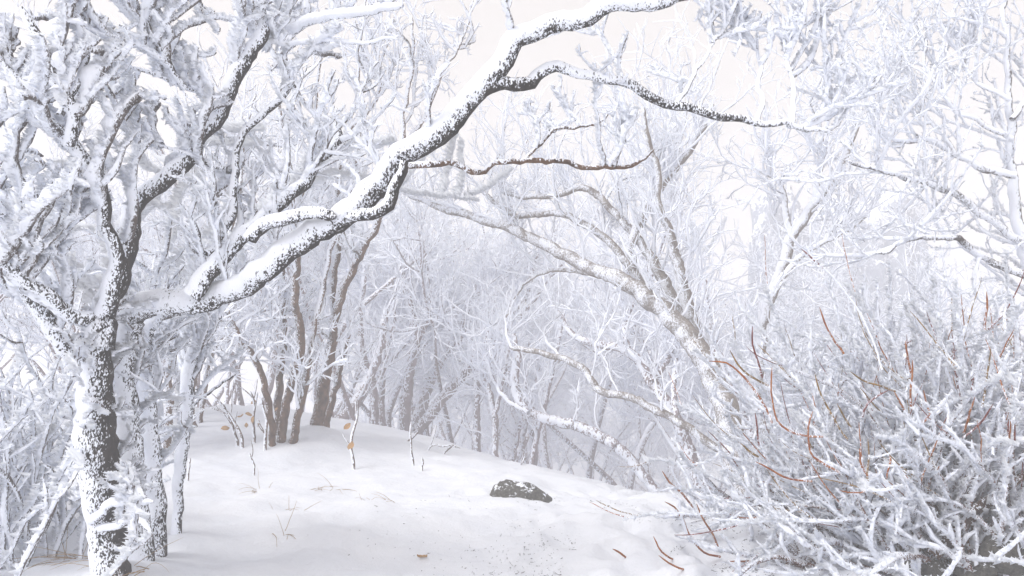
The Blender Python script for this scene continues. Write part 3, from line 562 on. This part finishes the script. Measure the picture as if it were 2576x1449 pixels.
for i, (px, d, k, s) in enumerate(spots):
    p = at(px, 900, d); loc = (p[0], p[1], gz(p[0], p[1])); rz = rng.uniform(0, 6.28); s *= rng.uniform(.93, 1.07)
    if k in first: r = copy_tree(kinds[k], loc, rz, s)
    else: r = kinds[k]; first.add(k); r.location = loc; r.rotation_euler = (0, 0, rz); r.scale = (s, s, s)
    n_ = sorted([q[1] + j * 1e-6 for j, q in enumerate(spots) if where[j] == where[i]]).index(d + i * 1e-6)
    tag(r, '%s frosted tree, %s of those %s' % (kind_word[k], rank[n_], where[i]), 'tree', 'frosted trees fading into the fog')

# ------------------------------------------------------------------ shrubs
def shrub(name, lab, bases, n, Lr, dirs, frost, fl, fs, K=20, keep=120, r=(.004, .009), twigs=5, trop=.02, mat=None, cov=(.75, 1.0), spread=.16, L2=(.08, .28), wig=.10, foot_cov=-.15):
    t = empty(name, (bases[0][0], bases[0][1], gz(bases[0][0], bases[0][1])), lab, 'shrub'); o_ = np.array(t.location); mat = mat or M_shrub
    bs = np.array(bases)[rng.integers(0, len(bases), n)] + rng.normal(size=(n, 2)) * spread
    S = np.c_[bs, ground_z(bs[:, 0], bs[:, 1]) - .05]; D = np.array([dirs() for _ in range(n)])
    P, R = grow(S, D, rng.uniform(*Lr, n), K, wig, UP, trop, rng.uniform(*r, n), .45)
    fr = frost * rng.uniform(.5, 1.35, n); rest = Bag(); prof = (np.linspace(.3, 1.05, K) * np.clip((1 - np.linspace(0, 1, K)) * 3.2 + .22, 0, 1))[None] * fr[:, None]
    cs = rng.uniform(*cov, n)
    for i in range(n):
        g_ = Bag(); g_.add(skin(P[i:i + 1], R[i:i + 1], 7, prof[i:i + 1], .45), np.repeat(np.linspace(foot_cov, cs[i] + .1, K), 7))
        if i < keep: g_.build('stem', mat, t, o_)
        else: rest.add((g_.V[0], g_.F[0]), g_.C[0])
    fb = Bag(); fb.add(flakes(P, R, fl * 1.35, fs * .95, prof, wk=.65, elong=1.8, seg_w=np.linspace(.5, 1.15, K - 1)[None]))
    S, D, rr, tt, ix = spawn(P, R, rng.integers(twigs - 2, twigs + 2, n), .25, (20, 55), UP, .5)
    P2, R2 = grow(S, D, rng.uniform(*L2, len(S)), 6, .16, UP, .06, np.minimum(rr * .7, .004), .6)
    f2 = frost * .62 * rng.uniform(.5, 1.2, len(S)); rest.add(skin(P2, R2, 5, f2, .4), np.repeat(rng.uniform(cov[0], cov[1] + .1, len(S)), 30))
    fb.add(flakes(P2, R2, fl * .6, fs * .82, f2, wk=.65, elong=1.8))
    rest.build('twigs', mat, t, o_, 'stuff'); fb.build('frost', M_rime, t, o_, 'stuff', smooth=False)
    return t, o_, P, R
def fan(mx, my, mz, sx=.45, sy=.35, sz=.2): return lambda: np.array([mx + rng.normal() * sx, my + rng.normal() * sy, mz + abs(rng.normal()) * sz])
def gp(px, py, d): p = at(px, py, d); return (p[0], p[1])
sh, so, SP_, SR_ = shrub('red_twig_shrub', 'large rime-laden shrub with bare red-orange shoots filling the lower right corner', [gp(2300, 1400, 4.3), gp(2420, 1400, 4.0), gp(2520, 1400, 4.4), gp(2200, 1400, 4.6), gp(2620, 1400, 4.5)],
    190, (.7, 1.85), fan(-.18, .0, 1.0, .36), .0125, 260, .0115, twigs=9, keep=190, L2=(.06, .26), wig=.15)
shrub('red_twig_shrub', 'dense white upright shrub behind the red-orange shoots at the right edge', [gp(2250, 1350, 5.4), gp(2400, 1350, 5.2), gp(2550, 1350, 5.4), gp(2150, 1350, 5.7)],
    110, (1.0, 2.1), fan(-.12, 0, 1.0, .3, .3), .020, 170, .011, twigs=8, keep=110, L2=(.05, .22), wig=.14, cov=(.8, 1.0), foot_cov=.5)
shrub('sprawling_shrub', 'low sprawl of frosted stems lying across the snow at the bottom right', [gp(2180, 1430, 4.3), gp(2320, 1440, 4.1), gp(2450, 1440, 3.9), gp(2050, 1340, 5.3)],
    60, (.5, 1.1), fan(-.7, -.05, .30, .5, .3, .2), .022, 330, .0105, twigs=4, keep=60, trop=.0)
shrub('left_shrub', 'tangle of thickly frosted twigs along the lower left edge beside the trunk', [gp(60, 1420, 4.3), gp(-60, 1420, 4.0), gp(140, 1400, 4.6), gp(0, 1300, 5.0)],
    85, (.6, 1.5), fan(-.05, .0, 1.0, .35, .3), .017, 180, .0125, twigs=6, keep=85, mat=M_twig, cov=(.7, .95), foot_cov=.75)
for i, (pts, d, w, c) in enumerate([(c_, d_, w_, v_) for c_, d_, w_, v_ in [([(2345, 1400), (2400, 1340), (2450, 1290), (2510, 1240), (2576, 1190)], 3.8, 34, .0), ([(2420, 1440), (2440, 1350), (2445, 1250), (2440, 1180), (2470, 1100)], 3.9, 30, .05),
    ([(2500, 1440), (2490, 1360), (2540, 1290), (2590, 1240)], 3.8, 36, .05), ([(2225, 1420), (2210, 1330), (2200, 1260), (2170, 1190)], 4.2, 20, .1), ([(2270, 1400), (2255, 1330), (2235, 1240), (2225, 1150)], 4.1, 20, .1), ([(2300, 1420), (2290, 1300), (2300, 1180), (2290, 1090)], 4.1, 22, .1),
    ([(2130, 1430), (2150, 1370), (2130, 1300)], 4.3, 24, .1), ([(2010, 1330), (1975, 1280), (1955, 1230), (1940, 1190)], 5.2, 14, .2), ([(2330, 1445), (2360, 1350), (2380, 1230), (2400, 1100)], 4.0, 18, .1)]]):
    P, R = lay(pts, (d, d + .2), (w, w * .85, w * .6)); rimed_limb(sh, so, 'old_stem', P, R, M_old, c, .012, 9, 500, .010)
# bare shoots of the red shrub
def c6(*p): return [(1717 + x / 2, 724 + y / 2) for x, y in p]
def c5(*p): return [(859 + x / 2, 724 + y / 2) for x, y in p]
shoots = [c6((133, 368), (215, 378), (290, 430), (350, 500), (410, 590), (450, 680)), c6((240, 315), (290, 400), (360, 455), (430, 492)), c6((683, 100), (715, 180), (765, 270), (810, 330)), [(2017, 625), (2047, 655), (2090, 690), (2135, 745), (2185, 830), (2220, 930)],
    c6((450, 400), (450, 560), (480, 670), (540, 720), (620, 745), (705, 750)), c6((670, 430), (695, 520), (740, 620), (790, 710), (830, 760)), c6((655, 625), (635, 700), (640, 800), (655, 845), (720, 890), (790, 930)),
    c6((365, 630), (378, 730), (385, 790)), c6((370, 875), (430, 905), (510, 950), (580, 970), (650, 975)), c6((935, 760), (942, 850), (925, 940), (940, 1010)), c6((890, 810), (902, 890), (930, 945)), c6((1040, 515), (960, 555), (920, 600), (905, 650)),
    c6((1160, 365), (1155, 450), (1145, 520), (1150, 600)), c6((1545, 300), (1535, 420), (1520, 530), (1505, 600)), c6((1475, 550), (1440, 650), (1415, 730)), c6((1560, 580), (1500, 680), (1410, 755)), c6((1215, 515), (1230, 600), (1240, 640), (1195, 690)),
    c6((850, 420), (920, 470), (1010, 500), (1070, 520)), c6((1060, 520), (1090, 570), (1112, 612)), c6((350, 195), (350, 280), (380, 380), (400, 450)), c6((1527, 20), (1528, 110), (1520, 210)), c6((775, 590), (810, 640), (845, 700)),
    c6((1120, 270), (1135, 350), (1150, 430)), c6((1640, 660), (1645, 740), (1660, 790)), c6((1030, 960), (1040, 900), (1045, 850)), c6((295, 785), (330, 820), (380, 850))]
for i, p in enumerate(shoots):
    q = p[::-1]; d = 3.45 + (i * 37 % 10) * .03; P, R = lay(q, (d + .1, d), (5.5, 5, 3.5), wob=.003); b_ = Bag(); K = P.shape[1]
    b_.add(skin(P, R, 6, .0, .25), np.repeat(np.interp(np.linspace(0, 1, K), (0, .75, 1), (1.1, 1.0, -.2)) if i == 3 else np.linspace(.3, -.25, K), 6)); o = b_.build('shoot', (M_shoot, M_shoot3, M_shoot, M_shoot2)[i % 4], sh, so)
S, D, rr, tt, ix = spawn(SP_, SR_, np.full(len(SP_), 2), .45, (10, 35), UP, .6); ok = rng.random(len(S)) < .8; S, D = S[ok], D[ok]
P2, R2 = grow(S, D, rng.uniform(.14, .42, len(S)), 9, .07, UP, .05, rng.uniform(.0028, .0048, len(S)), .5)
for i in range(len(S)):
    b_ = Bag(); b_.add(skin(P2[i:i + 1], R2[i:i + 1], 5, 0, .25), np.repeat(np.linspace(.3, rng.uniform(-.5, .1), 9), 5)); b_.build('shoot', (M_shoot, M_shoot2, M_shoot3)[i % 3], sh, so)
ground_shoots = [(c6((190, 1357), (130, 1345), (80, 1310), (30, 1240), (0, 1150)), 'curved orange shoot rising from the snow, bottom right of the path'), (c6((185, 1330), (150, 1240), (110, 1180), (70, 1090)), 'thin brown shoot right of the curved orange one'),
    (c6((420, 1378), (330, 1380), (225, 1380)), 'orange twig lying flat on the snow before the shrub'), (c5((1800, 1150), (1717, 1040), (1660, 990), (1612, 925)), 'straight orange shoot slanting up at the left tip of the shrub'),
    (c5((1740, 1230), (1717, 1170), (1680, 1110), (1627, 1080)), 'bent dark orange shoot beneath the slanting one'), (c5((1665, 1368), (1650, 1360), (1600, 1320), (1568, 1255)), 'short orange shoot leaning left on the open snow'),
    (c5((1720, 1420), (1690, 1410), (1640, 1385), (1595, 1350)), 'short dull twig on the snow under the leaning orange shoot'), (c5((1430, 1360), (1395, 1335), (1365, 1318)), 'broken brown twig lying on the trodden snow')]
for p, lb in ground_shoots:
    pf = p[0]; v = (.5 - pf[1] / 1449.) * FH; d = 4.9
    for _ in range(20):                                   # walk the sight line to the snow under the shoot's foot
        w = at(pf[0], pf[1], d); d += (w[2] - gz(w[0], w[1])) / .28 * .7
    P, R = lay(p, (d, d - .12), (5.5, 5, 3.5), wob=.002); off = np.array(P[0, 0]); P = P + np.array([0, 0, .004]); K = P.shape[1]
    b_ = Bag(); b_.add(skin(P, R, 6, .0, .25), np.repeat(np.linspace(.2, -.25, K), 6)); o = b_.build('bare_shoot', M_shoot, None, off); o.location = off; tag(o, lb, 'shoot')

# ------------------------------------------------------------------ rocks
def rock_mesh(name, sx, sy, sz, seed, mat, sub=4, rough=.22, flat=1.0):
    import bmesh
    from mathutils import noise, Vector
    bm = bmesh.new(); bmesh.ops.create_icosphere(bm, subdivisions=sub, radius=1)
    for v in bm.verts:
        p = v.co.copy(); q = p + Vector((seed, seed * .7, 0))
        cell = noise.voronoi(q * 1.3)[0][0]
        k = 1 + rough * (noise.noise(q * 1.1) * 1.2 + noise.noise(q * 3.3) * .5 + noise.noise(q * 9) * .2) - rough * .7 * cell
        v.co = Vector((p.x * sx, p.y * sy, p.z * sz)) * k
    me = bpy.data.meshes.new(name); bm.to_mesh(me); bm.free(); me.materials.append(mat)
    for p in me.polygons: p.use_smooth = True
    return me
def rock_mat(name, a, b_, cover, scale=12, amp=1.5):
    m, nt, b = new_mat(name); tc = N(nt, 'ShaderNodeTexCoord'); geo = N(nt, 'ShaderNodeNewGeometry'); sx = N(nt, 'ShaderNodeSeparateXYZ'); nt.links.new(geo.outputs['Normal'], sx.inputs[0])
    n1 = noise_out(nt, tc.outputs['Object'], scale, 5, .65); n2 = noise_out(nt, tc.outputs['Object'], scale * 4, 4, .7)
    f = math_node(nt, 'MULTIPLY', sx.outputs['Z'], .45); f = math_node(nt, 'ADD', f, cover); f = math_node(nt, 'MULTIPLY_ADD', math_node(nt, 'SUBTRACT', n1, .5), amp, f); f = math_node(nt, 'MULTIPLY_ADD', math_node(nt, 'SUBTRACT', n2, .5), .8, f)
    mr = N(nt, 'ShaderNodeMapRange', interpolation_type='SMOOTHSTEP'); mr.inputs['From Min'].default_value = .44; mr.inputs['From Max'].default_value = .56; nt.links.new(f, mr.inputs['Value'])
    c = N(nt, 'ShaderNodeMix', data_type='RGBA'); c.inputs['A'].default_value = (*a, 1); c.inputs['B'].default_value = (*b_, 1); nt.links.new(math_node(nt, 'MULTIPLY_ADD', math_node(nt, 'SUBTRACT', n2, .5), 3, .5, clamp=True), c.inputs['Factor'])
    mx = N(nt, 'ShaderNodeMix', data_type='RGBA'); mx.inputs['B'].default_value = RIME; nt.links.new(mr.outputs[0], mx.inputs['Factor']); nt.links.new(c.outputs['Result'], mx.inputs['A']); nt.links.new(mx.outputs['Result'], b.inputs['Base Color'])
    bp = N(nt, 'ShaderNodeBump'); bp.inputs['Strength'].default_value = .7; bp.inputs['Distance'].default_value = .02; nt.links.new(n2, bp.inputs['Height']); nt.links.new(bp.outputs[0], b.inputs['Normal'])
    b.inputs['Roughness'].default_value = .9
    return m
M_stone = rock_mat('stone', (.022, .022, .02), (.11, .105, .09), -.02)
M_cliff = rock_mat('rimed_rock', (.24, .28, .37), (.38, .425, .52), .34, 2.2, 1.6)
p = at(1312, 1243, 6.4)
o = obj('stone', rock_mesh('stone', .30, .20, .19, 3.3, M_stone)); o.location = (p[0], p[1], gz(p[0], p[1]) - .02); o.rotation_euler = (0, .22, .1); tag(o, 'dark flat stone poking out of the snow in the middle of the path', 'stone')
o = obj('stone', rock_mesh('stone', .09, .06, .035, 8.3, M_stone, 3)); p = at(1262, 1222, 6.6); o.location = (p[0], p[1], gz(p[0], p[1]) + .015); tag(o, 'small thin slab at the left end of the dark stone', 'stone')
for (px, py, d, s, lb) in [(2545, 1395, 3.75, .15, 'dark stone under the shrub at the right edge'), (2290, 1428, 3.85, .08, 'small dark stone under the shrub, left of the others'), (2350, 1435, 3.8, .08, 'round dark stone low under the shrub'), (2450, 1440, 3.75, .10, 'dark stone in the gap between thick shrub stems')]:
    p = at(px, py, d); o = obj('stone', rock_mesh('stone', s, s * .8, s * .7, px * .01, M_stone, 3)); o.location = (p[0], p[1], max(gz(p[0], p[1]) + s * .15, p[2])); tag(o, lb, 'stone')
for (px, d, w, top, lb) in [(1968, 30, 150, 430, 'grey rounded rock pillar hung with ice, dim in the fog'), (2190, 33, 360, 450, 'broad pale rock face in the fog behind the right thicket')]:
    p = at(px, 900, d); z0 = gz(p[0], p[1]) - 1; z1 = at(px, top, d)[2]; r = px2m(w, d) / 2
    o = obj('rock_pillar', rock_mesh('rock_pillar', r, r * .8, (z1 - z0) / 2, px * .013, M_cliff, 5, .24)); me = o.data
    n = len(me.vertices); co = np.empty(n * 3); me.vertices.foreach_get('co', co); co = co.reshape(-1, 3); hz = np.clip(co[:, 2] / ((z1 - z0) / 2), -1, 1)
    k = 1 / np.maximum(np.sqrt(1 - hz ** 2), .5); k = 1 + (k - 1) * .6; fl_ = 1 + .10 * np.sin(np.arctan2(co[:, 1], co[:, 0]) * 17 + hz * 2) ; co[:, 0] *= k * fl_; co[:, 1] *= k * fl_; me.vertices.foreach_set('co', co.ravel()); me.update()
    o.location = (p[0], p[1], (z0 + z1) / 2); tag(o, lb, 'rock')

# ------------------------------------------------------------------ things poking through the snow
def tuft(px, py, lab, n=26, L=.16, d0=6.0, flat=.9):
    d = d0
    for _ in range(25): w = at(px, py, d); d = np.clip(d + (w[2] - gz(w[0], w[1])) / .2 * .6, 3, 14)
    a = rng.uniform(0, 6.28, n); D = np.stack([np.cos(a) * flat, np.sin(a) * flat, rng.uniform(.1, .8, n)], 1); D[:, :2] += rng.normal(size=2) * .7; S = np.zeros((n, 3)); S[:, :2] = rng.normal(size=(n, 2)) * (.07, .03); S[:, 2] = -.015
    P, R = grow(S, D, rng.uniform(.5, 1.2, n) * L, 7, .08, UP, -.13, rng.uniform(.0015, .0028, n), .4)
    b_ = Bag(); b_.add(skin(P, R, 3, 0, .1)); o = b_.build('grass_tuft', M_grass); o.location = (w[0], w[1], gz(w[0], w[1])); tag(o, lab, 'grass tuft'); return o
for (px, py, n, L, lb) in [(655, 1232, 26, .17, 'flattened dry grass tuft, uppermost left on the open snow'), (810, 1230, 22, .19, 'dry grass tuft right of the uppermost left one'), (725, 1285, 24, .22, 'brown grass tuft with a long stray blade, lower left of the open snow'), (950, 1258, 16, .15, 'small dry grass tuft halfway to the dark stone'),
                           (735, 1335, 10, .22, 'sparse bent blades lowest on the left snow'), (200, 1400, 26, .42, 'long frosty grass blades beside the foot of the thick trunk'), (325, 1440, 16, .28, 'dry blades sticking out at the bottom edge right of the trunk foot'), ]:
    tuft(px, py, lb, n, L)
def sprig(pts, d, lab, leaves=0, w=(7, 6, 4), side=3, cov=.25, mat=None, name='sapling'):
    P, R = plant(pts, d, w, wob=.006); off = foot(P); o = empty(name, off, lab, 'sapling')
    fb = Bag(); fb.add(skin(P, R, 6, .004, .4), cov); fb.build('stem', mat or M_brown, o, off)
    if side:
        S, D, r, t, ix = spawn(P, R, np.array([side]), .35, (25, 50), UP, .4); P2, R2 = grow(S, D, rng.uniform(.12, .35, len(S)), 6, .12, UP, .05, np.minimum(r * .8, .005), .6)
        for i in range(len(S)): q = Bag(); q.add(skin(P2[i:i + 1], R2[i:i + 1], 5, .003, .3), cov); q.build('twig', mat or M_brown, o, off)
    for i in range(leaves):
        k = rng.integers(P.shape[1] // 2, P.shape[1]); c = P[0, k] + rng.normal(size=3) * .05 - off
        a = nrm(rng.normal(size=3)); b2 = nrm(np.cross(a, rng.normal(size=3))); s = rng.uniform(.03, .05)
        V = []; 
        for u in np.linspace(-1, 1, 5):
            wd = (1 - u * u) ** .6 * .55 + .03
            for v in (-1, 0, 1): V.append(c + a * u * s + b2 * v * wd * s + np.cross(a, b2) * (abs(v) * .25 + .25 * u * u) * s)
        F = [[i_ * 3 + j, i_ * 3 + j + 1, i_ * 3 + j + 4, i_ * 3 + j + 3] for i_ in range(4) for j in range(2)]
        obj('leaf', mesh_from('leaf', V, F, M_leaf, 0), o)
    return o
sprig([(598, 1108), (580, 1060), (560, 1020), (545, 1010)], (8.0, 8.0), 'leafless twig sapling leftmost in front of the mound', 0, side=4)
sprig([(610, 1105), (600, 1080), (590, 1060), (570, 1030)], (7.9, 7.9), 'sapling holding two withered tan leaves, left of the clump', 3, side=3)
sprig([(640, 1100), (636, 1060), (640, 1020), (632, 985)], (8.0, 8.0), 'sapling with pale tan leaves between the twig sapling and the clump', 4, side=3)
sprig([(668, 1108), (672, 1060), (664, 1030), (660, 1000)], (7.8, 7.8), 'slim leafy sapling touching the clump from the left', 2, side=2)
sprig([(890, 1165), (884, 1120), (890, 1080), (902, 1040)], (7.3, 7.4), 'sapling with one curled brown leaf standing on the open snow', 2, side=3)
sprig([(1040, 1166), (1034, 1130), (1032, 1090), (1036, 1062)], (7.6, 7.6), 'single thin reddish twig upright in the snow, centre left', 0, side=0, w=(5, 4, 3))
sprig([(640, 1172), (632, 1150), (628, 1140)], (7.0, 7.0), 'tiny bent twig below the clump', 0, side=1, w=(4, 3, 3))
sprig([(474, 1190), (478, 1165), (480, 1150)], (6.4, 6.4), 'tiny dark twig right of the thin whitened trunk', 0, side=0, w=(4, 3, 3))
sprig([(1062, 1172), (1064, 1160), (1063, 1150)], (7.4, 7.4), 'stubby tan stalk right of the thin reddish twig', 0, side=0, w=(4, 4, 3))
sprig([(1075, 1135), (1090, 1118), (1110, 1122), (1140, 1118)], (8.6, 8.6), 'low forked twig lying at the crest', 0, side=2, w=(4, 4, 3))
sprig([(1000, 1128), (1015, 1115), (1040, 1098), (1055, 1085)], (8.8, 9), 'broken brown stick leaning against the crest, left one', 0, side=0, w=(5, 5, 4))
sprig([(1118, 1138), (1130, 1128), (1142, 1120)], (8.6, 8.7), 'broken brown stick end at the crest, right one', 0, side=0, w=(5, 5, 4))
sprig([(1308, 1172), (1318, 1155), (1322, 1145)], (8.2, 8.2), 'small dark twig on the crest above the stone', 0, side=1, w=(4, 3, 3))

# bark crumbs, seeds and needle litter blown over the trodden snow
n = 3200
u = rng.random(n); lx = rng.normal(1750, 420, n) * 1.0; ly = 1449 - 215 * rng.random(n) ** 1.3
w_ = np.exp(-((lx - 1750) / 600) ** 2); ok = rng.random(n) < (.25 + .75 * w_); lx, ly = lx[ok], ly[ok]; n = len(lx)
dd = np.full(n, 5.0)
for _ in range(25):
    aa = (lx / 2576. - .5) * FW; bb = (.5 - ly / 1449.) * FH; x, y, z = aa * dd, dd * (CP - bb * SP), CAM_H + dd * (SP + bb * CP); dd = np.clip(dd + (z - ground_z(x, y)) / .25 * .6, 3, 14)
clus = fbm(x, y, 3, 1.6) > -.10; x, y = x[clus], y[clus]; n = len(x)
P, R = grow(np.c_[x, y, ground_z(x, y) + .002], np.c_[rng.normal(size=(n, 2)), rng.normal(size=n) * .12], rng.lognormal(-4.5, .7, n), 3, .35, UP, 0, rng.uniform(.0010, .0026, n), .6)
b_ = Bag(); b_.add(skin(P, R, 3, 0, .2), -.2); o = b_.build('twig_litter', M_bark); tag(o, 'dark crumbs of bark and twig scattered over the trodden snow', 'litter', kind='stuff')
# one fallen leaf
p = at(1062, 1405, 4.6)
for i, (px, py, lb) in enumerate([(1062, 1406, 'curled brown leaf lying on the snow near the bottom edge')]):
    d = 4.6
    for _ in range(20): w = at(px, py, d); d += (w[2] - gz(w[0], w[1])) / .25 * .6
    V = []
    for uu in np.linspace(-1, 1, 7):
        wd = (1 - uu * uu) ** .6 * .5 + .04
        for v in (-1, -.5, 0, .5, 1): V.append((uu * .03, v * wd * .03, .012 * (v * v + .6 * uu * uu) + .006 * rng.random()))
    F = [[i_ * 5 + j, i_ * 5 + j + 1, i_ * 5 + j + 6, i_ * 5 + j + 5] for i_ in range(6) for j in range(4)]
    o = obj('fallen_leaf', mesh_from('fallen_leaf', V, F, M_leaf, 0)); o.location = (w[0], w[1], gz(w[0], w[1]) + .004); tag(o, lb, 'leaf')

# ------------------------------------------------------------------ the fog
def haze():
    x0, x1, y0, y1, z0, z1 = -185, 185, -135, 195, -7.5, 11.5
    V = [(x, y, z) for x in (x0, x1) for y in (y0, y1) for z in (z0, z1)]; F = [(0, 1, 3, 2), (4, 6, 7, 5), (0, 4, 5, 1), (2, 3, 7, 6), (0, 2, 6, 4), (1, 5, 7, 3)]
    m = bpy.data.materials.new('haze'); m.use_nodes = True; nt = m.node_tree; nt.nodes.clear(); ou = nt.nodes.new('ShaderNodeOutputMaterial'); pv = nt.nodes.new('ShaderNodeVolumePrincipled')
    pv.inputs['Color'].default_value = (.985, .985, 1.0, 1); pv.inputs['Density'].default_value = HAZE_DENSITY; pv.inputs['Anisotropy'].default_value = .1
    nt.links.new(pv.outputs[0], ou.inputs['Volume'])
    o = obj('haze', mesh_from('haze', V, F, m, smooth=False)); tag(o, kind='stuff'); return o
haze()
